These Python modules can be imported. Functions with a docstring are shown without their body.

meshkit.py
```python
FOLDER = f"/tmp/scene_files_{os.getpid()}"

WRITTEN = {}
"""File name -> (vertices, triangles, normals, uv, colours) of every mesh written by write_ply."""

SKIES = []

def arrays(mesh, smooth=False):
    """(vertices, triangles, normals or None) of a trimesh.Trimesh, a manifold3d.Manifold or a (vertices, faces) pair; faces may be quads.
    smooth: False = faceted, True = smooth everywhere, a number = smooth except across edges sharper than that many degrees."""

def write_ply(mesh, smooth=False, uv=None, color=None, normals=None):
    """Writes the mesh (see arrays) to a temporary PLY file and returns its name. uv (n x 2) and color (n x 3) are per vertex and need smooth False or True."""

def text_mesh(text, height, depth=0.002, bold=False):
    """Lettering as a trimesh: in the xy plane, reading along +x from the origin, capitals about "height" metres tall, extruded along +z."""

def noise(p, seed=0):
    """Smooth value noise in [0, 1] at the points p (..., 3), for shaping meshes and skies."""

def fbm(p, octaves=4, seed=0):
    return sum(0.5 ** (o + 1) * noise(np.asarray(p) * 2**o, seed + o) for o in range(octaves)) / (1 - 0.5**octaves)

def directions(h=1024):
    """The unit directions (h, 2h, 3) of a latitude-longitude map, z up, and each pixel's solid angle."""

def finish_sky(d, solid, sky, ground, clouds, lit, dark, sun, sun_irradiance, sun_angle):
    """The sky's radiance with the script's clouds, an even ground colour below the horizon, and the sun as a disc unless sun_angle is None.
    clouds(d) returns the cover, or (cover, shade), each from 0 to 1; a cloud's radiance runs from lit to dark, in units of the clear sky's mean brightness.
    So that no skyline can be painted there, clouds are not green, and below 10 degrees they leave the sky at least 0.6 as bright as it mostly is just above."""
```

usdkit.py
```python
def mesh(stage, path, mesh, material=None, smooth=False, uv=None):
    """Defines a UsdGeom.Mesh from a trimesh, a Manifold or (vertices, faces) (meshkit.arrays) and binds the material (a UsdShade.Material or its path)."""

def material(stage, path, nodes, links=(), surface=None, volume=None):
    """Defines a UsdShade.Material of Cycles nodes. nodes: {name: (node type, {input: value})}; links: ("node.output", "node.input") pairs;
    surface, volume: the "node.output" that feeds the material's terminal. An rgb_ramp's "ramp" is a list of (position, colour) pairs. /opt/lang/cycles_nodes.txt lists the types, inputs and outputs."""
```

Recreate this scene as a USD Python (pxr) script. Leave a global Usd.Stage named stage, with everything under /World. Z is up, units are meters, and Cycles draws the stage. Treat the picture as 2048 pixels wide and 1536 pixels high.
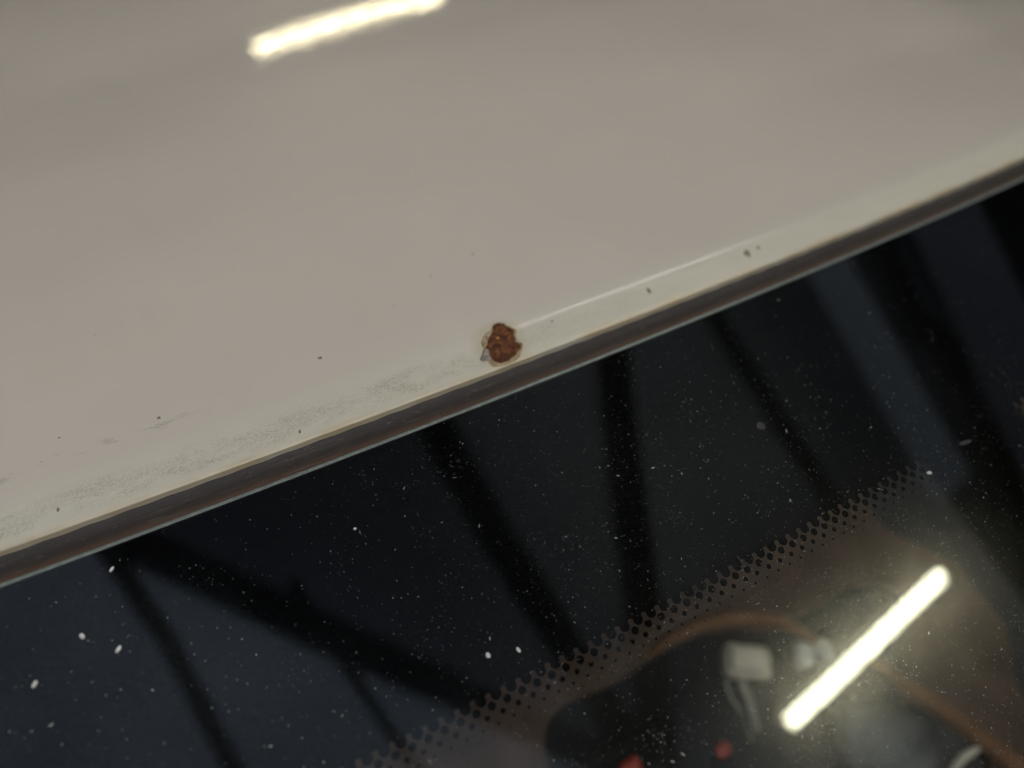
import math, random
import numpy as np, trimesh, usdkit, meshkit
from pxr import Usd, UsdGeom, UsdLux, Gf, Sdf, Vt
from scipy.spatial import Delaunay, cKDTree
from shapely.geometry import Polygon, Point
from shapely import contains_xy
import shapely

stage = Usd.Stage.CreateInMemory()
UsdGeom.SetStageUpAxis(stage, UsdGeom.Tokens.z)
UsdGeom.SetStageMetersPerUnit(stage, 1.0)
UsdGeom.Xform.Define(stage, '/World')
UsdGeom.Scope.Define(stage, '/World/Looks')
rnd = random.Random(7)
rng = np.random.default_rng(7)

# ------------------------------------------------------------------ camera
# everything below is laid out in millimetres about the middle of the roof's front edge,
# 1.4 m above the ground, and turned into metres by W()
EDGE_Z = 1400.0
def W(p):
    p = np.atleast_2d(np.asarray(p, float)).copy(); p[:, 2] += EDGE_Z
    return p * 0.001
cam = UsdGeom.Camera.Define(stage, '/World/camera')
cam_pos = W((-63.657, -131.906, 93.579))[0]
R_CAM = np.array([[0.91299365, -0.38142534, -0.14476639], [0.32410858, 0.46260167, 0.82519896], [-0.24778262, -0.80032144, 0.54597561]])
m = Gf.Matrix4d(1.0)
for i in range(3):
    m.SetRow(i, Gf.Vec4d(*[float(x) for x in R_CAM[i]], 0))
m.SetRow(3, Gf.Vec4d(*[float(x) for x in cam_pos], 1))
cam.AddTransformOp().Set(m)
FOCAL = 24.0
cam.CreateFocalLengthAttr(FOCAL)
cam.CreateHorizontalApertureAttr(FOCAL * 2048 / 1577.0)
cam.CreateVerticalApertureAttr(FOCAL * 1536 / 1577.0)
cam.CreateClippingRangeAttr(Gf.Vec2f(0.005, 100))
cam.CreateFStopAttr(5.8)
cam.CreateFocusDistanceAttr(0.158)
cam.CreateExposureAttr(0.35)
LAMP = 70.0          # brightness of the fluorescent tubes

# ------------------------------------------------------------------ helpers
def mat(name, nodes, links=(), surface='p.BSDF'):
    return usdkit.material(stage, '/World/Looks/' + name, nodes, links, surface=surface)

def plain(name, col, rough=0.5, **kw):
    """colour with a little large and fine unevenness"""
    c = np.array(col)
    return mat(name, {
        'tc': ('texture_coordinate', {}),
        'n': ('noise_texture', {'scale': kw.pop('scale', 400.0), 'detail': 4.0}),
        'r': ('rgb_ramp', {'ramp': [(0.3, tuple(c * 0.8)), (0.7, tuple(np.minimum(c * 1.2, 1)))]}),
        'p': ('principled_bsdf', {'roughness': rough, **kw})},
        [('tc.object', 'n.vector'), ('n.fac', 'r.fac'), ('r.color', 'p.base_color')])

used = {}
def numbered(path):
    k = used.get(path, 0); used[path] = k + 1
    return path if k == 0 else f'{path}_{k:03d}'

def tag(o, label=None, cat=None, group=None, kind=None):
    p = o.GetPrim() if hasattr(o, 'GetPrim') else o
    for a, b in (('label', label), ('category', cat), ('group', group), ('kind', kind)):
        if b: p.SetCustomDataByKey(a, b)
    return p

def obj(name, mesh, material, parent='/World', smooth=False, uv=None):
    base = parent if isinstance(parent, str) else str(parent.GetPath())
    return usdkit.mesh(stage, numbered(base + '/' + name), mesh, material, smooth=smooth, uv=uv).GetPrim()

def thing(name, label, cat, group=None, loc=None, rotz=0):
    x = UsdGeom.Xform.Define(stage, numbered('/World/' + name))
    if loc is not None:
        x.AddTranslateOp().Set(Gf.Vec3d(*[float(v) for v in loc])); x.AddRotateZOp().Set(float(rotz))
    return tag(x, label, cat, group)

def grid(P, flip=False):
    """P: rows x cols x 3 -> quads"""
    r, c = P.shape[:2]
    i = np.arange(r * c).reshape(r, c)
    f = np.stack([i[:-1, :-1], i[1:, :-1], i[1:, 1:], i[:-1, 1:]], -1).reshape(-1, 4)
    if flip: f = f[:, ::-1]
    return P.reshape(-1, 3), f

def tube(pts, rad, n=10):
    """round bar through pts (mm, already in place)"""
    pts = np.asarray(pts, float); rad = np.broadcast_to(np.asarray(rad, float), len(pts))
    t = np.gradient(pts, axis=0); t /= np.linalg.norm(t, axis=1)[:, None]
    up = np.array([0, 0, 1.0]) if abs(t[0, 2]) < .9 else np.array([1.0, 0, 0])
    a = np.cross(t, up); a /= np.linalg.norm(a, axis=1)[:, None]; b = np.cross(t, a)
    th = np.linspace(0, 2 * np.pi, n, endpoint=False)
    P = pts[:, None] + rad[:, None, None] * (np.cos(th)[None, :, None] * a[:, None] + np.sin(th)[None, :, None] * b[:, None])
    v = np.vstack([P.reshape(-1, 3), pts[:1], pts[-1:]])
    f = []
    L = len(pts)
    for i in range(L - 1):
        for j in range(n):
            k = (j + 1) % n
            f += [(i * n + j, i * n + k, (i + 1) * n + k), (i * n + j, (i + 1) * n + k, (i + 1) * n + j)]
    for j in range(n):
        k = (j + 1) % n
        f += [(L * n, k, j), (L * n + 1, (L - 1) * n + j, (L - 1) * n + k)]
    return v, np.array(f)

def rounded_box(size, r, seg=3):
    """box with rounded edges about the origin, as a convex hull of spheres"""
    s = trimesh.creation.icosphere(subdivisions=2, radius=r).vertices
    h = np.array(size) / 2 - r
    pts = np.vstack([s + h * np.array([i, j, k]) for i in (-1, 1) for j in (-1, 1) for k in (-1, 1)])
    q = trimesh.convex.convex_hull(pts)
    return np.array(q.vertices), np.array(q.faces)

# ------------------------------------------------------------------ shapes of roof and windscreen
B = math.radians(28); CB, SB = math.cos(B), math.sin(B)
KX, QX, X0 = 0.00033770, 0.00010071, -150.0
def sm(t):
    t = np.clip(t, 0, 1); return t * t * (3 - 2 * t)
def edge_y(x): return KX * (x - X0) ** 2
def edge_z(x): return -QX * (x - X0) ** 2
def glass(x, t, d=0.0):
    """point of the windscreen: x across, t down from its upper edge, d below its outer face"""
    x, t, d = np.broadcast_arrays(*[np.asarray(q, float) for q in (x, t, d)])
    return np.stack([x, edge_y(x) - t * CB + d * SB, edge_z(x) - t * SB - d * CB], -1)
GAP, LIFT = 5.6, 0.6
V0, Z0 = GAP * CB - LIFT * SB, GAP * SB + LIFT * CB
S = np.concatenate([np.arange(0, 2, .1), np.arange(2, 16, .2), np.arange(16, 40, 1.), np.geomspace(40, 1150, 70)])
def profile(x):
    """cross section of the roof at x: offsets back (v) and up (z) from the glass edge"""
    bw = 3.4 + 6 * sm((20 - x) / 140)
    L = 7.8
    a = 36 + 24 * (1 - sm(S / 1.2)) - 22 * sm((S - L + bw / 2) / bw) - 6 * (1 - np.exp(-np.maximum(S - L, 0) / 160))
    # a faint hand-sized waviness of the pressed sheet
    a = a + 0.10 * np.sin(S / 31 + x / 57) * sm((S - 25) / 60)
    a = np.radians(a)
    mid = np.concatenate([[a[0]], (a[1:] + a[:-1]) / 2]); ds = np.diff(S, prepend=0)
    return V0 + np.cumsum(np.cos(mid) * ds), Z0 + np.cumsum(np.sin(mid) * ds)
def roof_z(x, yp):
    """height of the roof at x, yp behind the glass edge"""
    v, z = profile(x); return float(np.interp(yp, v, z)) + edge_z(x)
def roof(x, yp, lift=0.0):
    e = .3
    n = np.array([-(roof_z(x + e, yp) - roof_z(x - e, yp)) / (2 * e), -(roof_z(x, yp + e) - roof_z(x, yp - e)) / (2 * e), 1.0])
    n /= np.linalg.norm(n)
    return np.array([x, yp + edge_y(x), roof_z(x, yp)]) + n * lift

# ------------------------------------------------------------------ materials
M_paint = mat('white_paint', {
    'tc': ('texture_coordinate', {}), 'uv': ('separate_xyz', {}),
    # fine relief of the lacquer
    'peel': ('noise_texture', {'scale': 330.0, 'detail': 1.5}),
    'bump': ('bump', {'strength': 0.085, 'distance': 0.0004}),
    # tone of the enamel
    'tone_n': ('noise_texture', {'scale': 9.0, 'detail': 3.0}),
    'tone': ('rgb_ramp', {'ramp': [(0.3, (0.68, 0.622, 0.57)), (0.7, (0.725, 0.667, 0.61))]}),
    # dirt lying along the rolled edge
    'uvm': ('mapping', {'scale': (0.10, 0.34, 1)}),
    'dn': ('noise_texture', {'scale': 1.0, 'detail': 9.0, 'roughness': 0.66, 'distortion': 0.5}),
    'dr': ('map_range', {'from_min': 0.36, 'from_max': 0.70, 'to_min': 0.0, 'to_max': 1.0, 'clamp': True}),
    'fine': ('noise_texture', {'scale': 2600.0, 'detail': 5.0, 'roughness': 0.7}),
    'finer': ('map_range', {'from_min': 0.42, 'from_max': 0.62, 'to_min': 0.08, 'to_max': 1.0, 'clamp': True}),
    'lo': ('map_range', {'range_type': 'smoothstep', 'from_min': 5.2, 'from_max': 6.6, 'clamp': True}),
    'hi': ('map_range', {'range_type': 'smoothstep', 'from_min': 12.5, 'from_max': 8.2, 'clamp': True}),
    'side': ('map_range', {'range_type': 'smoothstep', 'from_min': 45.0, 'from_max': -60.0, 'to_min': 0.15, 'to_max': 1.0, 'clamp': True}),
    'a1': ('math', {'math_type': 'multiply'}), 'a2': ('math', {'math_type': 'multiply'}), 'a3': ('math', {'math_type': 'multiply'}), 'a4': ('math', {'math_type': 'multiply'}),
    # a broken dirt line a little above the edge, at the left
    'wob': ('noise_texture', {'dimensions': '1D', 'scale': 0.075, 'detail': 3.0}),
    'wobm': ('map_range', {'from_min': 0.3, 'from_max': 0.7, 'to_min': -1.8, 'to_max': 1.8}),
    'ln': ('math', {'math_type': 'add'}),
    'ld': ('math', {'math_type': 'subtract', 'value2': 18.4}), 'la': ('math', {'math_type': 'absolute'}),
    'lm': ('map_range', {'range_type': 'smoothstep', 'from_min': 1.5, 'from_max': 0.1, 'clamp': True}),
    'lx': ('map_range', {'range_type': 'smoothstep', 'from_min': -72.0, 'from_max': -100.0, 'clamp': True}),
    'b1': ('math', {'math_type': 'multiply'}), 'b2': ('math', {'math_type': 'multiply'}),
    'dn2': ('noise_texture', {'scale': 1.6, 'detail': 8.0, 'roughness': 0.7}),
    'dr2': ('map_range', {'from_min': 0.5, 'from_max': 0.62, 'clamp': True}),
    'b3': ('math', {'math_type': 'multiply', 'value2': 1.0}), 'fine2': ('map_range', {'from_min': 0.40, 'from_max': 0.60, 'clamp': True}),
    # scattered grit
    'vo': ('noise_texture', {'scale': 520.0, 'detail': 2.0}),
    'vr': ('map_range', {'from_min': 0.765, 'from_max': 0.80, 'to_min': 0.0, 'to_max': 0.45, 'clamp': True}),
    'dsum': ('math', {'math_type': 'maximum'}), 'dsum2': ('math', {'math_type': 'maximum'}),
    'dcol': ('color', {'value': (0.33, 0.30, 0.225)}),
    'mixd': ('mix', {}),
    # yellow rust bleed at the very edge
    'yl': ('map_range', {'range_type': 'smoothstep', 'from_min': 5.9, 'from_max': 4.55, 'clamp': True}),
    'yn': ('noise_texture', {'dimensions': '1D', 'scale': 0.06, 'detail': 4.0}),
    'yr': ('map_range', {'from_min': 0.3, 'from_max': 0.65, 'to_min': 0.05, 'to_max': 0.75, 'clamp': True}),
    'ym': ('math', {'math_type': 'multiply'}),
    'ycol': ('color', {'value': (0.62, 0.48, 0.27)}),
    'mixy': ('mix', {}),
    # grey-green edge film, its colour lightened for light falling from the front
    'fl': ('map_range', {'range_type': 'smoothstep', 'from_min': 16.5, 'from_max': 9.0, 'to_min': 0.0, 'to_max': 0.55, 'clamp': True}),
    'edge_light_col': ('color', {'value': (0.74, 0.725, 0.615)}),
    'mixf': ('mix', {}),
    'hv': ('mapping', {'location': (19.3, -9.2, 0)}), 'hs': ('separate_xyz', {}), 'hx': ('math', {'math_type': 'multiply'}), 'hy': ('math', {'math_type': 'multiply'}),
    'hd': ('math', {'math_type': 'add'}), 'hq': ('math', {'math_type': 'sqrt'}), 'hn': ('math', {'math_type': 'multiply_add', 'value2': 3.0}),
    'hm': ('map_range', {'range_type': 'smoothstep', 'from_min': 9.0, 'from_max': 5.4, 'to_min': 0.0, 'to_max': 0.4, 'clamp': True}),
    'hcol': ('color', {'value': (0.52, 0.40, 0.22)}), 'mixh': ('mix', {}),
    'rgh': ('map_range', {'from_min': 0.0, 'from_max': 1.0, 'to_min': 0.012, 'to_max': 0.5}),
    'p': ('principled_bsdf', {'roughness': 0.45, 'coat_weight': 1.0, 'coat_ior': 1.5, 'specular_ior_level': 0.2}),
}, [('tc.UV', 'uv.vector'), ('tc.object', 'peel.vector'), ('peel.fac', 'bump.height'), ('bump.normal', 'p.coat_normal'),
    ('tc.object', 'tone_n.vector'), ('tone_n.fac', 'tone.fac'),
    ('tc.UV', 'uvm.vector'), ('uvm.vector', 'dn.vector'), ('dn.fac', 'dr.value'), ('tc.object', 'fine.vector'), ('fine.fac', 'finer.value'),
    ('uv.y', 'lo.value'), ('uv.y', 'hi.value'), ('uv.x', 'side.value'),
    ('dr.result', 'a1.value1'), ('finer.result', 'a1.value2'), ('lo.result', 'a2.value1'), ('hi.result', 'a2.value2'),
    ('a1.value', 'a3.value1'), ('a2.value', 'a3.value2'), ('a3.value', 'a4.value1'), ('side.result', 'a4.value2'),
    ('uv.x', 'wob.w'), ('wob.fac', 'wobm.value'), ('uv.y', 'ln.value1'), ('wobm.result', 'ln.value2'), ('ln.value', 'ld.value1'), ('ld.value', 'la.value1'),
    ('la.value', 'lm.value'), ('uv.x', 'lx.value'), ('lm.result', 'b1.value1'), ('lx.result', 'b1.value2'),
    ('uvm.vector', 'dn2.vector'), ('dn2.fac', 'dr2.value'), ('b1.value', 'b2.value1'), ('dr2.result', 'b2.value2'), ('b2.value', 'b3.value1'), ('fine.fac', 'fine2.value'), ('fine2.result', 'b3.value2'),
    ('tc.object', 'vo.vector'), ('vo.fac', 'vr.value'),
    ('a4.value', 'dsum.value1'), ('b3.value', 'dsum.value2'), ('dsum.value', 'dsum2.value1'), ('vr.result', 'dsum2.value2'),
    ('uv.y', 'fl.value'), ('fl.result', 'mixf.fac'), ('tone.color', 'mixf.color1'), ('edge_light_col.color', 'mixf.color2'),
    ('dsum2.value', 'mixd.fac'), ('mixf.color', 'mixd.color1'), ('dcol.color', 'mixd.color2'),
    ('uv.y', 'yl.value'), ('uv.x', 'yn.w'), ('yn.fac', 'yr.value'), ('yl.result', 'ym.value1'), ('yr.result', 'ym.value2'),
    ('ym.value', 'mixy.fac'), ('mixd.color', 'mixy.color1'), ('ycol.color', 'mixy.color2'), ('tc.UV', 'hv.vector'), ('hv.vector', 'hs.vector'), ('hs.x', 'hx.value1'), ('hs.x', 'hx.value2'), ('hs.y', 'hy.value1'), ('hs.y', 'hy.value2'),
    ('hx.value', 'hd.value1'), ('hy.value', 'hd.value2'), ('hd.value', 'hq.value1'), ('dn.fac', 'hn.value1'), ('hq.value', 'hn.value3'), ('hn.value', 'hm.value'),
    ('hm.result', 'mixh.fac'), ('mixy.color', 'mixh.color1'), ('hcol.color', 'mixh.color2'), ('mixh.color', 'p.base_color'),
    ('fl.result', 'rgh.value'), ('rgh.result', 'p.coat_roughness')])

M_pane = mat('windscreen_glass', {
    'tc': ('texture_coordinate', {}),
    'fr': ('fresnel', {'IOR': 1.5}),
    'tr': ('transparent_bsdf', {'color': (0.90, 0.93, 0.91)}),
    'gl': ('glossy_bsdf', {'roughness': 0.0, 'color': (0.96, 0.98, 1.0)}),
    'mx': ('mix_closure', {}),
    # thin film of grime: scatters the lamp around its image and hazes the black
    'rg': ('glossy_bsdf', {'roughness': 0.17, 'color': (1.0, 0.95, 0.86)}),
    'n': ('noise_texture', {'scale': 3000.0, 'detail': 4.0, 'roughness': 0.8}),
    'nm': ('mapping', {'scale': (0.35, 1.0, 1.0), 'rotation': (0, 0, 0.35)}),
    'n2': ('noise_texture', {'scale': 28.0, 'detail': 4.0}),
    'w': ('map_range', {'from_min': 0.35, 'from_max': 0.75, 'to_min': 0.0015, 'to_max': 0.048, 'clamp': True}),
    'w2': ('map_range', {'from_min': 0.3, 'from_max': 0.7, 'to_min': 0.5, 'to_max': 1.3, 'clamp': True}),
    'ww': ('math', {'math_type': 'multiply'}),
    'mx2': ('mix_closure', {}),
}, [('fr.fac', 'mx.fac'), ('tr.BSDF', 'mx.closure1'), ('gl.BSDF', 'mx.closure2'),
    ('tc.object', 'nm.vector'), ('nm.vector', 'n.vector'), ('tc.object', 'n2.vector'), ('n.fac', 'w.value'), ('n2.fac', 'w2.value'),
    ('w.result', 'ww.value1'), ('w2.result', 'ww.value2'), ('ww.value', 'mx2.fac'), ('mx.closure', 'mx2.closure1'), ('rg.BSDF', 'mx2.closure2')],
    surface='mx2.closure')

M_frit = plain('black_ceramic', (0.0016, 0.0017, 0.0021), 0.6, specular_ior_level=0.0)
M_edge = plain('ground_glass_edge', (0.11, 0.125, 0.12), 0.5, scale=900.0)
M_edge_line = plain('glass_arris', (0.20, 0.235, 0.225), 0.4, scale=900.0)
M_seal = mat('dusty_sealant', {
    'tc': ('texture_coordinate', {}), 'uv': ('separate_xyz', {}),
    'ramp': ('rgb_ramp', {'ramp': [(0.0, (0.035, 0.032, 0.031)), (0.12, (0.085, 0.078, 0.084)), (0.30, (0.060, 0.052, 0.053)), (0.45, (0.033, 0.027, 0.025)), (0.62, (0.042, 0.030, 0.025)), (0.85, (0.10, 0.058, 0.040)), (1.0, (0.085, 0.06, 0.045))]}),
    'm': ('mapping', {'scale': (0.03, 5.0, 1.0)}),
    'n': ('noise_texture', {'scale': 2.2, 'detail': 8.0, 'roughness': 0.65, 'distortion': 0.6}),
    'd': ('map_range', {'from_min': 0.54, 'from_max': 0.74, 'to_min': 0.0, 'to_max': 0.4, 'clamp': True}),
    'dc': ('color', {'value': (0.22, 0.20, 0.20)}),
    'mix': ('mix', {}),
    'n2': ('noise_texture', {'scale': 2500.0, 'detail': 3.0}), 'b': ('bump', {'strength': 0.4, 'distance': 0.0004}),
    'p': ('principled_bsdf', {'roughness': 0.6, 'specular_ior_level': 0.3}),
}, [('tc.UV', 'uv.vector'), ('uv.y', 'ramp.fac'), ('tc.UV', 'm.vector'), ('m.vector', 'n.vector'), ('n.fac', 'd.value'), ('d.result', 'mix.fac'),
    ('ramp.color', 'mix.color1'), ('dc.color', 'mix.color2'), ('mix.color', 'p.base_color'), ('tc.object', 'n2.vector'), ('n2.fac', 'b.height'), ('b.normal', 'p.normal')])

def rusty(name, stops, rough=0.75, bump=0.7, scale=900.0):
    return mat(name, {
        'tc': ('texture_coordinate', {}),
        'n': ('noise_texture', {'scale': scale, 'detail': 6.0, 'roughness': 0.65, 'distortion': 0.4}),
        'r': ('rgb_ramp', {'ramp': stops}),
        'n2': ('noise_texture', {'scale': 2600.0, 'detail': 4.0}), 'b': ('bump', {'strength': bump, 'distance': 0.0003}),
        'p': ('principled_bsdf', {'roughness': rough})},
        [('tc.object', 'n.vector'), ('n.fac', 'r.fac'), ('r.color', 'p.base_color'), ('tc.object', 'n2.vector'), ('n2.fac', 'b.height'), ('b.normal', 'p.normal')])
M_rust = rusty('rust', [(0.30, (0.028, 0.007, 0.003)), (0.44, (0.095, 0.025, 0.007)), (0.54, (0.16, 0.05, 0.014)), (0.63, (0.29, 0.11, 0.03)), (0.76, (0.26, 0.16, 0.11))], bump=1.0, scale=560.0)
M_rust_orange = rusty('orange_rust', [(0.3, (0.45, 0.17, 0.03)), (0.7, (0.75, 0.38, 0.08))])
M_flake = rusty('stained_flake', [(0.3, (0.20, 0.10, 0.035)), (0.48, (0.42, 0.31, 0.17)), (0.7, (0.56, 0.49, 0.38))], rough=0.35, bump=0.2, scale=500.0)
M_flake_grey = rusty('bare_primer', [(0.3, (0.15, 0.115, 0.09)), (0.5, (0.27, 0.23, 0.20)), (0.7, (0.42, 0.38, 0.35))], rough=0.5, bump=0.3, scale=800.0)
M_rim = rusty('tan_primer', [(0.3, (0.27, 0.17, 0.075)), (0.6, (0.45, 0.36, 0.21)), (0.75, (0.56, 0.50, 0.36))], rough=0.5, bump=0.3)
M_crack = plain('dark_crack', (0.06, 0.045, 0.03), 0.7)
M_grime = plain('grime', (0.24, 0.20, 0.145), 0.8, scale=3000.0)
M_dim = plain('grey_film', (0.06, 0.06, 0.062), 0.8, scale=1500.0, specular_ior_level=0.1)
M_dust = plain('pale_dust', (0.72, 0.71, 0.69), 0.25)
M_fleck = plain('white_fleck', (0.82, 0.82, 0.82), 0.6, scale=2500.0)
M_headliner = plain('brown_headliner', (0.105, 0.074, 0.062), 0.95, scale=60.0, specular_ior_level=0.0)
M_rim_brown = plain('brown_trim', (0.20, 0.105, 0.06), 0.8, scale=80.0, specular_ior_level=0.1)
M_cabin = plain('dark_cabin', (0.055, 0.055, 0.062), 0.9, specular_ior_level=0.0)
M_beige = plain('beige_plastic', (0.66, 0.61, 0.53), 0.5, scale=120.0)
M_grey = plain('pale_grey_plastic', (0.28, 0.27, 0.25), 0.4, scale=120.0)
M_knob = plain('pale_knob', (0.6, 0.6, 0.6), 0.4, scale=120.0)
M_lint = plain('lint_fibre', (0.2, 0.19, 0.19), 0.8)
M_red = plain('red_plastic', (0.35, 0.03, 0.02), 0.4)
M_seat = plain('grey_cloth', (0.16, 0.17, 0.18), 0.9)
M_board2 = mat('glow_sheet_rear', {'e': ('emission', {'color': (0.085, 0.076, 0.066), 'strength': 1.0})}, surface='e.emission')  # emission of the unseen sheets behind, set to brighten the roof paint
M_board4 = mat('glow_sheet_faint', {'e': ('emission', {'color': (0.055, 0.06, 0.075), 'strength': 1.0})}, surface='e.emission')  # emits faintly to lift the far right of the glass
M_board3 = mat('glow_sheet_band', {'e': ('emission', {'color': (0.14, 0.17, 0.20), 'strength': 1.0})}, surface='e.emission')
M_tube = mat('lit_tube', {'e': ('emission', {'color': (1.0, 0.985, 0.70), 'strength': LAMP})}, surface='e.emission')
M_tube_unseen = mat('lit_tube_unseen', {'e': ('emission', {'color': (1.0, 0.95, 0.88), 'strength': LAMP * 0.6})}, surface='e.emission')  # weaker tubes out of view, strength chosen to light the roof
M_tube_warm = mat('lit_tube_warm', {'e': ('emission', {'color': (1.0, 0.88, 0.56), 'strength': LAMP * 0.24})}, surface='e.emission')
M_batten = plain('batten_enamel', (0.35, 0.35, 0.34), 0.5, scale=30.0)
M_cap = plain('lamp_cap', (0.5, 0.5, 0.5), 0.4, scale=30.0)
M_ceil = plain('ceiling_sheet', (0.20, 0.225, 0.29), 0.9, scale=1.2)
M_board = mat('glow_sheet_left', {'tc': ('texture_coordinate', {}), 'n': ('noise_texture', {'scale': 1.3, 'detail': 3.0}), 'r': ('rgb_ramp', {'ramp': [(0.3, (0.16, 0.20, 0.25)), (0.7, (0.27, 0.32, 0.39))]}), 'e': ('emission', {'strength': 1.0})}, [('tc.object', 'n.vector'), ('n.fac', 'r.fac'), ('r.color', 'e.color')], surface='e.emission')  # emission of an unseen sheet, mirrored at the lower left
M_beam = plain('dark_steel', (0.008, 0.009, 0.010), 0.8, scale=6.0)

# ------------------------------------------------------------------ ceiling, beams, lamps
CEIL_Z = 3000.0
LAMP_Z = 2250.0
BEAM_Z = 2150.0
def slab(x0, x1, y0, y1, z0, z1):
    b = trimesh.creation.box(bounds=[[x0, y0, z0], [x1, y1, z1]])
    return W(b.vertices), b.faces
c = obj('ceiling', slab(-8000, 9000, -6000, 10000, CEIL_Z, CEIL_Z + 80), M_ceil)
tag(c, 'grey workshop ceiling mirrored in the glass and the roof paint', 'ceiling', kind='structure')

def strip(name, pts, width, z0, z1, material, label, cat, group=None):
    """straight or gently bent board along pts (x, y in mm)"""
    pts = np.array(pts, float)
    line = shapely.LineString(pts).buffer(width / 2, cap_style='flat', join_style='mitre')
    me = trimesh.creation.extrude_polygon(line, z1 - z0, engine='earcut')
    v = np.array(me.vertices); v[:, 2] += z0
    return tag(obj(name, (W(v), np.array(me.faces)), material), label, cat, group)

for k_, (yy, ww) in enumerate([(2500, 900), (3560, 800), (6200, 1900), (8300, 1500)]):
    q_ = strip('unseen_glow_sheet', [(-3500, yy - 1200), (8500, yy + 3300)], ww, BEAM_Z + 300, BEAM_Z + 326, M_board2,
          ['nearest unseen glow sheet behind, mirrored low in the roof paint', 'second unseen glow sheet behind, mirrored below the tube in the roof paint', 'third unseen glow sheet behind, mirrored above the tube in the roof paint', 'farthest unseen glow sheet behind, mirrored at the top of the roof paint'][k_], 'unseen_glow_sheet')  # unseen glowing sheets, placed to brighten the roof paint towards the top
G_BEAM = 'unseen dark beams under the ceiling'  # out of view, placed for the dark bands mirrored in the glass
def beam(pts, width, label, z0=BEAM_Z):
    strip('unseen_beam', pts, width, z0, z0 + 90, M_beam, label, 'beam', G_BEAM)
beam([(-700, 300), (-591, -69), (-505, -356), (-438, -731), (-330, -1500)], 42, 'thin dark beam mirrored in the lower left corner of the black glass')
beam([(-1500, 770), (-570, -24), (-90, -470), (560, -1040), (1000, -1420)], 95, 'wide dark beam mirrored as the long black slant between the left end of the joint and the dots')
beam([(-110, -330), (-31, -594), (47, -844), (200, -1330)], 34, 'faint thin beam mirrored just left of the nearest printed dots')
beam([(380, 420), (494, -44), (585, -425), (709, -806), (860, -1300)], 115, 'dark beam mirrored as a steep black band under the rust chip')
beam([(1330, 300), (1225, -30), (1150, -337), (1040, -799), (900, -1350)], 110, 'dark beam mirrored as an upright black band right of the rust chip')
beam([(1640, 500), (1785, 117), (2048, -580), (2230, -1060)], 40, 'thin dark beam mirrored right of the upright black band')
beam([(2950, 500), (3010, -40), (3210, -205), (3170, -405), (3290, -814), (3400, -1200)], 170, 'crooked dark beam mirrored nearest the right edge of the picture')
strip('unseen_glow_sheet', [(3750, 700), (4050, -1500)], 760, BEAM_Z + 94, BEAM_Z + 120, M_board4, 'unseen very dim glow sheet mirrored at the far right edge of the glass', 'unseen_glow_sheet')  # out of view, placed to brighten the dark glass at the right
strip('unseen_glow_sheet', [(2560, 500), (2960, -820)], 300, BEAM_Z + 94, BEAM_Z + 120, M_board3, 'unseen dim glow sheet mirrored as the light band in the glass at the right', 'unseen_glow_sheet')  # glowing sheet out of view, placed for the light band in the glass
brd = Polygon([(-2600, 300), (-1100, 300), (-590, -110), (-110, -560), (540, -1120), (700, -1300), (700, -2200), (-2600, -2200)])
me = trimesh.creation.extrude_polygon(brd, 26, engine='earcut'); v = np.array(me.vertices); v[:, 2] += BEAM_Z + 94
tag(obj('unseen_glow_sheet', (W(v), np.array(me.faces)), M_board), 'unseen wide dim bluish glow sheet mirrored across the lower left of the glass', 'unseen_glow_sheet')  # glowing sheet out of view, gives the lower left glass its bluish tone

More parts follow.
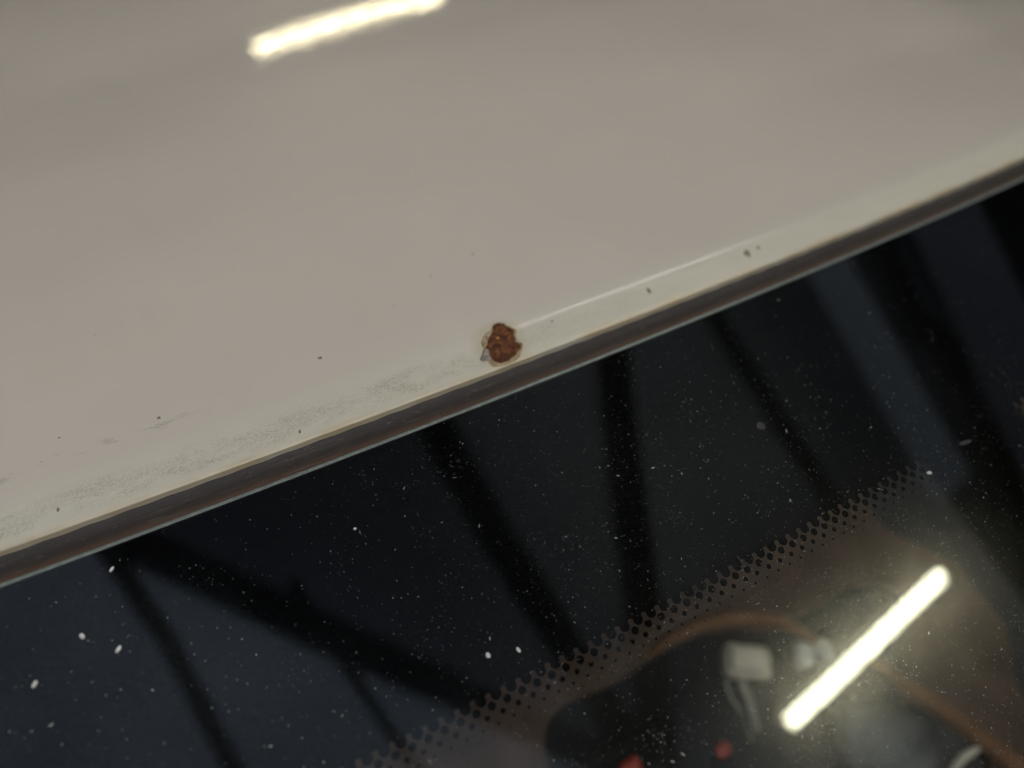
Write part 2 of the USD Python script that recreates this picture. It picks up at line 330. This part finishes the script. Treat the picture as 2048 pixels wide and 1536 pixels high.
def lamp(loc, rotz, length, label, group=None, tube_mat=None):
    """batten with one fluorescent tube; loc: middle of the tube in mm"""
    t = thing('fluorescent_lamp', label, 'lamp', group, W(loc)[0], rotz)
    h = length / 2
    fix = lambda vf: (np.asarray(vf[0]) * 0.001, vf[1])
    obj('tube', fix(tube([(-h, 0, 0), (-h * .3, 0, 0), (h * .3, 0, 0), (h, 0, 0)], 19.0, 20)), tube_mat or M_tube, t, smooth=40)
    for s in (-1, 1):
        obj('end_cap', fix(tube([(s * h, 0, 0), (s * (h + 12), 0, 0), (s * (h + 25), 0, 0)], 20.0, 16)), M_cap, t, smooth=40)
        b = trimesh.creation.box(extents=(24, 26, 60)); b.apply_translation((s * (h + 14), 0, 42)); obj('lamp_holder', fix((b.vertices, b.faces)), M_cap, t)
    b = trimesh.creation.box(extents=(2 * h + 60, 44, 36)); b.apply_translation((0, 0, 64))
    obj('batten', fix((b.vertices, b.faces)), M_batten, t)
    for s in (-1, 1):
        obj('suspension_rod', fix(tube([(s * h * .7, 0, 80), (s * h * .7, 0, 400), (s * h * .7, 0, CEIL_Z - LAMP_Z + 4)], 4.0, 8)), M_cap, t)
    return t
lamp((2093, -1268, 2250), 12.5, 1140, 'lit fluorescent tube mirrored white in the windscreen at the lower right')
lamp((1172, 4956, 2250), 23.8, 1580, 'lit fluorescent tube mirrored in the roof paint at the top of the picture', None, M_tube_warm)
lamp((1450, 760, 2250), 8.0, 1200, 'unseen fluorescent tube overhead whose gleam runs along the fold of the roof edge', None, M_tube_unseen)  # out of view, placed for the gleam along the roof fold
for x, y, rz, lb in [(-2300, 2300, 98, 'unseen fluorescent tube to the left, hung level with the back of the roof'),
                     (-2300, 700, 98, 'unseen fluorescent tube to the left, hung level with the joint of roof and glass'),
                     (-2300, -900, 98, 'unseen fluorescent tube to the left, hung level with the foot of the windscreen'),
                     (-900, -2700, 8, 'leftmost unseen fluorescent tube of the nearer row in front of the car'),
                     (700, -2700, 8, 'middle unseen fluorescent tube of the nearer row in front of the car'),
                     (2300, -2800, 8, 'rightmost unseen fluorescent tube of the nearer row in front of the car'),
                     (-100, -3500, 8, 'left unseen fluorescent tube of the far row in front of the car'),
                     (1500, -3500, 8, 'right unseen fluorescent tube of the far row in front of the car')]:
    lamp((x, y, 2250), rz, 1200, lb, 'unseen tubes around the car, placed to light the roof', M_tube_unseen)  # out of view, set where nothing mirrors them, to light the roof

# ------------------------------------------------------------------ the car
car = thing('car', 'white car with a rust chip on its roof edge above the dusty windscreen', 'car')

XS = np.concatenate([np.arange(-460, -160, 6.), np.arange(-160, 220, 1.5), np.arange(220, 700, 6.)])
cols, uvs = [], []
for x in XS:
    v, z = profile(x)
    v = np.concatenate([[V0 + 1.0, V0 + .45, V0 + .12], v]); z = np.concatenate([[Z0 - 9, Z0 - 2.5, Z0 - .55], z])
    cols.append(np.stack([np.full(len(v), x), v + edge_y(x), z + edge_z(x)], -1))
    uvs.append(np.stack([np.full(len(v), x), v], -1))
P = np.array(cols)
vv, ff = grid(P)
roof_prim = obj('roof_panel', (W(vv), ff), M_paint, car, smooth=True, uv=np.array(uvs).reshape(-1, 2))
tag(roof_prim, 'white painted roof with a rolled front edge, grimy along the left')

# rust chip and what surrounds it, coordinates: x across, y back from the glass edge (mm)
RUST = [[-19.02, 13.54], [-18.14, 14.17], [-17.14, 14.04], [-16.31, 13.22], [-16.1, 12.36], [-15.36, 11.38], [-14.86, 10.58], [-15.31, 10.02], [-15.55, 9.44], [-15.59, 8.69], [-16.09, 8.34], [-15.57, 7.92], [-14.86, 7.45], [-15.41, 6.86], [-16.28, 6.38], [-17.32, 5.83], [-18.56, 5.48], [-19.8, 5.37], [-21.0, 5.32], [-21.99, 5.64], [-22.49, 6.35], [-22.77, 7.18], [-23.05, 8.02], [-22.47, 8.83], [-22.96, 9.3], [-22.14, 9.73], [-21.91, 10.62], [-21.08, 11.28], [-19.98, 11.91], [-19.35, 12.64]]
LOBE1 = [[-19.35, 12.64], [-20.25, 12.46], [-21.36, 12.29], [-22.51, 11.37], [-23.25, 10.52], [-23.4, 9.56], [-22.68, 9.27], [-21.89, 9.65], [-20.98, 10.28], [-19.96, 11.14]]
LOBE2 = [[-22.96, 9.3], [-23.59, 8.93], [-24.17, 8.24], [-25.07, 7.54], [-24.93, 7.06], [-23.88, 6.73], [-23.05, 6.65], [-22.1, 7.0], [-21.6, 7.9], [-22.2, 8.6]]
RIM = [[-23.67, 6.85], [-23.57, 5.95], [-23.05, 5.3], [-21.99, 4.95], [-20.31, 4.84], [-18.04, 4.9], [-16.52, 5.2], [-15.3, 6.4], [-14.6, 7.4], [-15.41, 6.95], [-17.32, 6.2], [-19.8, 5.8], [-21.99, 6.1], [-22.7, 7.0]]

def patch(poly, step, height, seed, base=0.03, ragged=0.12):
    """thin irregular crust on the roof: polygon in (x, y), outline roughened, thicker inside"""
    r = np.random.default_rng(seed)
    pg = Polygon(poly).buffer(0)
    ring = np.array(pg.segmentize(step).exterior.coords)[:-1]
    ring = ring + r.normal(0, ragged * .5, ring.shape)
    pg = Polygon(ring).buffer(0)
    if pg.geom_type != 'Polygon': pg = max(pg.geoms, key=lambda g: g.area)
    ring = np.array(pg.exterior.coords)[:-1]
    x0, y0, x1, y1 = pg.bounds
    gx, gy = np.meshgrid(np.arange(x0, x1, step), np.arange(y0, y1, step))
    q = np.stack([gx.ravel(), gy.ravel()], 1) + r.uniform(-.3, .3, (gx.size, 2)) * step
    q = q[contains_xy(pg.buffer(-step * .45), q[:, 0], q[:, 1])]
    pts = np.vstack([ring, q])
    tri = Delaunay(pts).simplices
    cen = pts[tri].mean(1)
    tri = tri[contains_xy(pg, cen[:, 0], cen[:, 1])]
    d = np.array([pg.exterior.distance(Point(p)) for p in pts])
    bumps = meshkit.noise(np.c_[pts * 1.9, np.full(len(pts), seed * 3.1)]) if True else 0
    h = base + height * sm(d / 0.5) * (0.55 + 0.9 * np.asarray(bumps)) + 0.0
    V = np.array([roof(p[0], p[1], hh) for p, hh in zip(pts, h)])
    a, b, c_ = pts[tri[:, 0]], pts[tri[:, 1]], pts[tri[:, 2]]
    area = (b[:, 0] - a[:, 0]) * (c_[:, 1] - a[:, 1]) - (b[:, 1] - a[:, 1]) * (c_[:, 0] - a[:, 0])
    tri[area < 0] = tri[area < 0][:, ::-1]
    # skirt down into the paint
    nb = len(ring)
    low = np.array([roof(p[0], p[1], -0.15) for p in ring])
    V2 = np.vstack([V, low]); n0 = len(V)
    sk = []
    for i in range(nb):
        j = (i + 1) % nb
        sk += [(i, n0 + i, n0 + j), (i, n0 + j, j)]
    return W(V2), np.vstack([tri, np.array(sk)])

tag(obj('paint_flake', patch(LOBE1, .3, .12, 3, .06, .05), M_flake, roof_prim, smooth=True), 'pale lifted paint flake at the upper left of the rust chip')
tag(obj('paint_flake', patch(LOBE2, .3, .15, 4, .05, .12), M_flake_grey, roof_prim, smooth=True), 'greyish paint flake at the lower left of the rust chip')
tag(obj('paint_flake', patch(RIM, .3, .05, 5, .03, .05), M_rim, roof_prim, smooth=True), 'tan rim of bare primer below the rust chip')
ring_ = np.array(Polygon(RUST).buffer(.42).simplify(.05).exterior.coords)[:-1]
tag(obj('paint_chip', patch(ring_.tolist(), .3, .03, 11, .02, .14), M_rim, roof_prim, smooth=True), 'chipped amber paint rim around the rust')
tag(obj('rust_spot', patch(RUST, .22, .38, 6, .10, .15), M_rust, roof_prim, smooth=True), 'brown blistered rust chip')
tag(obj('rust_grain', patch([[-20.2, 9.9], [-19.8, 10.35], [-19.45, 10.7], [-19.1, 10.3], [-18.7, 10.0], [-19.3, 9.75]], .12, .25, 8, .42, .04), M_rust_orange, roof_prim, smooth=True), 'bright orange grain in the rust chip')
tag(obj('rust_grain', patch([[-21.6, 10.4], [-21.2, 10.9], [-20.8, 10.6], [-20.9, 10.0], [-21.4, 9.9]], .14, .12, 9, .2, .05), M_rust, roof_prim, smooth=True))
def roof_line(pts, w, name, material):
    q = []
    for (ax, ay), (bx, by) in zip(pts[:-1], pts[1:]):
        for u in np.linspace(0, 1, 5)[:-1]: q.append((ax + (bx - ax) * u, ay + (by - ay) * u))
    q.append(pts[-1])
    return obj(name, tuple(a if i else W(a) for i, a in enumerate(tube([roof(a, b, .07) for a, b in q], w, 5))), material, roof_prim)
roof_line(LOBE1[0:6], .07, 'crack', M_crack)
roof_line([[-14.86, 7.5], [-15.6, 7.95], [-16.1, 8.4]], .1, 'crack', M_crack)
roof_line(LOBE2[1:5], .1, 'crack', M_crack)
def spot(x, y, r, seed, material=M_grime, name='grime_spot', hgt=.05):
    q = np.random.default_rng(seed)
    th = np.linspace(0, 2 * np.pi, 11)[:-1]
    rr = r * q.uniform(.65, 1.2, 10)
    return obj(name, patch(np.c_[x + rr * np.cos(th) * 1.15, y + rr * np.sin(th) * 1.3], max(r / 2, .1), hgt, seed, .02, r * .12), material, roof_prim, smooth=True)
for i, (x, y, r) in enumerate([(21.03, 8.64, .55), (52.25, 8.52, .75), (56.46, 8.85, .4), (-57.4, 22.44, .4), (-91.95, 20.77, .33), (-12.5, 40.6, .3), (-25.36, 37.26, .22),
                               (-111.1, 24.5, .2), (-112.5, 7.8, .26), (-66.5, 6.4, .3), (-5.5, 9.6, .22)]):
    spot(x, y, r, 20 + i)

# windscreen
win = UsdGeom.Xform.Define(stage, str(car.GetPath()) + '/windscreen').GetPrim()
gx = np.concatenate([np.arange(-460, -160, 15.), np.arange(-160, 220, 4.), np.arange(220, 700.1, 15.)])
gt = np.concatenate([np.arange(.9, 20, 4.), np.arange(20, 720, 20.)])
vv, ff = grid(np.array([glass(x, gt) for x in gx]))
obj('glass', (W(vv), ff[:, ::-1]), M_pane, win, smooth=True)
# ground edge: pale arris, then the sloping rim, then the end face
def edge_strip(name, prof, material):
    vv, ff = grid(np.array([[glass(x, t, d) for t, d in prof] for x in gx]))
    return obj(name, (W(vv), ff[:, ::-1]), material, win, smooth=True)
edge_strip('glass_arris', [(.22, .05), (.6, -.02), (.92, .0)], M_edge_line)
edge_strip('glass_edge', [(.05, 5.0), (-.25, 4.0), (-.35, 2.0), (-.28, .9), (-.1, .38), (.08, .15), (.22, .05)], M_edge)
FW, PITCH, PH = 56.25, 3.0, -68.93
# black border printed under the glass, its lower limit scalloped by the first row of dots
xs = np.arange(-460, 700, .5)
bt = FW - 2.35 + 0.75 * np.abs(np.sin(np.pi * (xs - PH) / PITCH)) ** 1.2 * ((xs > -140) & (xs < 110))
rows = [np.stack([glass(x, t_, .6) for t_ in (.9, 30., bb)]) for x, bb in zip(xs, bt)]
vv, ff = grid(np.array(rows))
obj('frit_band', (W(vv), ff[:, ::-1]), M_frit, win)
def dot(x, t, r, n=12):
    th = np.linspace(0, 2 * np.pi, n, endpoint=False)
    q = np.array([glass(x + r * math.cos(a), t + r * math.sin(a), .6) for a in th] + [glass(x, t, .6)])
    return q, np.array([(n, (i + 1) % n, i) for i in range(n)])
far_v, far_f, nf = [], [], 0
for i in range(-24, 62):
    for row, (dt, sh, r) in enumerate([(-1.5, .5, 1.02), (0, 0, .76), (1.55, .5, .50), (3.05, 0, .27), (4.5, .5, .14)]):
        x, t_ = PH + PITCH * (i + sh), FW + dt
        q, f = dot(x, t_, r, 16 if row < 3 else 8)
        if row in (1, 2) and -10 <= i <= 50:
            obj('frit_dot', (W(q), f), M_frit, win)
        else:
            far_v.append(q); far_f.append(f + nf); nf += len(q)
tag(obj('fine_dots', (W(np.vstack(far_v)), np.vstack(far_f)), M_frit, win), kind='stuff')

# sealant in the joint between glass and roof
prof_u = np.linspace(0, 1, 15)
rows, uv = [], []
for x in np.concatenate([np.arange(-460, -160, 10.), np.arange(-160, 220, 1.), np.arange(220, 700, 10.)]):
    a = np.array([V0 + .5, Z0 - .5]); b = np.array([.3 * CB + 1.6 * SB, .3 * SB - 1.6 * CB])
    r = []
    for u in prof_u:
        p = a + (b - a) * u
        sag = 1.1 * math.sin(math.pi * u) * (1 - .35 * u) + .10 * math.sin(x * .21 + 3 * u) * math.sin(math.pi * u) + .07 * math.sin(x * .83 + 9 * u)
        r.append((x, p[0] + sag * SB * .6 + edge_y(x), p[1] - sag + edge_z(x))); uv.append((x, u))
    rows.append(r)
vv, ff = grid(np.array(rows))
tag(obj('sealant', (W(vv), ff[:, ::-1]), M_seal, car, smooth=True, uv=np.array(uv)), 'dusty brown sealant in the joint between roof and glass')
# loose fibres and grit caught in the joint
def joint(x, u, up=.2):
    a = np.array([V0 + .5, Z0 - .5]); b = np.array([.3 * CB + 1.6 * SB, .3 * SB - 1.6 * CB]); p = a + (b - a) * u
    return np.array([x, p[0] + edge_y(x), p[1] - 1.1 * math.sin(math.pi * u) * (1 - .35 * u) + edge_z(x) + up])

for i in range(60):
    x, u = rng.uniform(-125, 60), rng.uniform(.12, .42) + .06 * rng.standard_normal()
    L = rng.uniform(.3, 1.6); a = rng.normal(0, .25)
    p = [joint(x + L * w_, np.clip(u + a * L * w_ * .12, .05, .95), .12) for w_ in (-.5, 0, .5)]
    v, f = tube(p, rng.uniform(.02, .05), 4)
    if i == 0: fv, ff_, nn = [], [], 0
    fv.append(v); ff_.append(f + nn); nn += len(v)
tag(obj('lint', (W(np.vstack(fv)), np.vstack(ff_)), M_lint), 'grey lint and fibres caught in the joint along the roof edge', 'lint', kind='stuff')

# what shows through the clear glass below the dots; placed down (t) and under (d) the glass
def under(vf, x, t, d, rot=0.0):
    """shape (mm, own axes: right, down the glass, towards the glass) set under the windscreen"""
    v = np.asarray(vf[0], float); c_, s_ = math.cos(rot), math.sin(rot)
    u, w_ = v[:, 0] * c_ - v[:, 1] * s_, v[:, 0] * s_ + v[:, 1] * c_
    return W(glass(x + u, t + w_, d - v[:, 2])), np.asarray(vf[1])[:, ::-1]
OPEN = [[-24.0, 51.4], [-13.4, 48.6], [6.7, 51.0], [29.9, 50.0], [45.8, 51.5], [61.7, 57.5], [76.5, 65.9], [92.7, 66.4], [116.1, 66.4], [136.6, 74.8], [134.9, 89.6], [115.1, 100.1], [119.8, 116.7], [126.9, 136.0], [131.9, 153.5], [96.6, 147.5], [28.9, 110.6], [-18.8, 86.0], [-29.1, 67.9]]
OPEN2 = [[138.0, 40.0], [254.6, 10.0], [299.1, 120.9], [172.1, 165.5], [154.0, 135.6], [173.0, 114.6], [170.0, 83.8]]
hl = Polygon([(-215, -40), (420, -40), (300, 240), (-215, 240)])
hl = hl.difference(Polygon(OPEN).buffer(10).buffer(-22).buffer(12)).difference(Polygon(OPEN2).buffer(-16).buffer(16))
hl = max(getattr(hl, 'geoms', [hl]), key=lambda q: q.area)
me = trimesh.creation.extrude_polygon(hl, 5, engine='earcut')
tag(obj('headliner', under((me.vertices - [0, 0, 5], me.faces), 0, 0, 152), M_headliner, car), 'brown headliner behind the glass with a dark opening')
cabin_box = trimesh.creation.box(extents=(760, 520, 8))
obj('cabin_dark_sheet', under((cabin_box.vertices, cabin_box.faces), 60, 170, 420), M_cabin, car)  # dark sheet behind the opening, standing for the dim cabin
tag(obj('console_rim', under(tube([(21.9, 48.6, -4), (34.0, 47.6, 0), (47.6, 48.8, 0), (58.2, 51.6, 0), (69.9, 57.1, 0), (78.6, 63.2, 0), (85.7, 71.5, 0), (89.7, 80.2, 0)], [.6, 1.8, 2.4, 2.8, 2.8, 2.6, 2.0, 1.0], 12), 0, 0, 150), M_rim_brown, car, smooth=True), 'curved brown rim behind the glass above the pale module')
tag(obj('trim_bar', under(tube([(103, 90, -4), (107.3, 97, 0), (111.0, 105.4, 0), (123.7, 127.6, 0), (135.4, 152.8, 0), (140.6, 167.4, 0)], [1, 2.4, 3.4, 3.8, 3.8, 3.8], 12), 0, 0, 150), M_rim_brown, car, smooth=True), 'brown trim bar behind the glass at the lower right')
mod = obj('overhead_module', under(rounded_box((19.5, 12.4, 8), 3.6), 56.2, 68.6, 148, .56), M_beige, car, smooth=True)
tag(mod, 'blurred beige rounded module behind the glass left of the tube reflection')
obj('cover', under(rounded_box((14.0, 7.6, 2), .9), 56.0, 68.4, 143.6, .56), M_beige, mod, smooth=True)
obj('stalk', under(tube([(52.5, 71, 0), (51.0, 79.3, 0), (49.4, 90.0, -4)], [2.6, 2.0, 1.3], 10), 0, 0, 152), M_grey, mod, smooth=True)
obj('cable', under(tube([(47, 70, 0), (46.0, 76.3, -1), (48.4, 83.0, -4), (47.5, 92, -8)], [.7, .7, .7, .7], 6), 0, 0, 153), M_grey, mod, smooth=True)
for x, t_, w_ in ((79.5, 77.6, 8.6), (88.6, 80.2, 8.0)):
    k_ = obj('knob', under(rounded_box((w_, w_ * 1.12, 7), 3.2), x, t_, 150, .5), M_knob, car, smooth=True)
    obj('base_ring', under(tube([(0, 0, -5), (0, 0, -3.6), (0, 0, -3.4)], [w_ * .62, w_ * .62, w_ * .5], 18), x, t_, 150), M_grey, k_, smooth=30)
obj('red_button', under(rounded_box((8, 6, 4), 1.9), -1.7, 77.5, 150), M_red, car, smooth=True)
obj('red_button', under(rounded_box((6, 5, 4), 1.8), 31.8, 88.4, 150), M_red, car, smooth=True)
obj('seat_top', under(rounded_box((46, 26, 16), 7.5), 105.0, 119.4, 176, .6), M_seat, car, smooth=True)
tag(obj('visor_clip', under(tube([(107, 137, 0), (112, 136.6, 0), (117, 136.3, 0), (125, 137.7, 0)], [.8, 1.6, 1.7, .8], 8), 0, 0, 150), M_beige, car, smooth=True), 'small pale clip behind the glass at the bottom right')

# ------------------------------------------------------------------ what lies on the glass
OCT = np.array([[1, 0, 0], [-1, 0, 0], [0, 1, 0], [0, -1, 0], [0, 0, 1], [0, 0, -1]], float)
OCF = np.array([[0, 2, 4], [2, 1, 4], [1, 3, 4], [3, 0, 4], [2, 0, 5], [1, 2, 5], [3, 1, 5], [0, 3, 5]])
dv, df, nn = [], [], 0
N_TRY = 42000
cl = rng.uniform((-150, 1.5), (180, 135), (260, 2))
for i in range(N_TRY):
    if rng.random() < .16:
        c_ = cl[rng.integers(260)]; x, t_ = c_ + rng.normal(0, 1.6, 2)
    else:
        x, t_ = rng.uniform(-150, 180), rng.uniform(1.5, 135)
    if t_ < 1.3: continue
    dens = .12 + .88 * math.exp(-((x - 25) / 60) ** 2 - ((t_ - 85) / 45) ** 2) + .25 * math.exp(-((x + 35) / 45) ** 2)
    if rng.random() > dens: continue
    r = min(.035 * math.exp(rng.normal(0, .42)), .10)
    e = np.array([r * rng.uniform(.8, 1.5), r * rng.uniform(.8, 1.5), r * rng.uniform(.5, 1)])
    if rng.random() < .035: e[0] *= rng.uniform(3, 7)
    v = OCT * e + rng.normal(0, .15 * r, (6, 3)); a = rng.uniform(0, 6.28)
    u, w_ = v[:, 0] * math.cos(a) - v[:, 1] * math.sin(a), v[:, 0] * math.sin(a) + v[:, 1] * math.cos(a)
    dv.append(glass(x + u, t_ + w_, -e[2] * .9 - v[:, 2])); df.append(OCF[:, ::-1] + nn); nn += 6
tag(obj('dust', (W(np.vstack(dv)), np.vstack(df)), M_dust), 'fine pale dust specks scattered over the dark windscreen', 'dust', kind='stuff')

def fleck(x, t, a, b, rot, seed, label, material=None, h=.18):
    r = np.random.default_rng(seed)
    s = trimesh.creation.icosphere(subdivisions=2).vertices
    n_ = 1 + .35 * np.asarray(meshkit.noise(s * 1.7 + seed * 5.3)) + r.normal(0, .05, len(s))
    v = s * n_[:, None] * [a, b, h]
    u, w_ = v[:, 0] * math.cos(rot) - v[:, 1] * math.sin(rot), v[:, 0] * math.sin(rot) + v[:, 1] * math.cos(rot)
    q = glass(x + u, t + w_, -h * .8 - v[:, 2])
    tag(obj('fleck', (W(q), trimesh.creation.icosphere(subdivisions=2).faces[:, ::-1]), material or M_fleck), label, 'fleck')
fleck(-112.44, 15.46, .50, .32, 1.1, 1, 'white fleck on the black glass, topmost of the three at the lower left')
fleck(-107.2, 20.2, .55, .30, -.75, 2, 'white fleck on the black glass, rightmost of the three at the lower left')
fleck(-120.84, 20.4, .52, .30, -.9, 3, 'white fleck on the black glass, lowest of the three at the lower left')
fleck(-48.26, 48.33, .45, .33, 1.3, 4, 'larger white fleck of the close pair above the printed dots')
fleck(-42.77, 49.87, .45, .24, 1.3, 5, 'smaller white fleck of the close pair above the printed dots')
fleck(-105.78, 5.37, .5, .22, -.8, 6, 'small white fleck close below the joint at the left end of the glass')
fleck(-62.68, 15.91, .26, .22, .3, 7, 'small round white fleck below the joint, left of the rust chip')
fleck(27.31, 31.31, .9, .8, .3, 8, 'faint round grey smudge on the glass at the right, away from the tube reflection', M_dim, .02)
fleck(71.7, 56.15, 1.6, .4, .2, 9, 'long grey smear on the glass near the right edge of the picture', M_dim, .03)
fleck(57.6, 57.76, .5, .3, .4, 10, 'pale fleck left of the long grey smear')
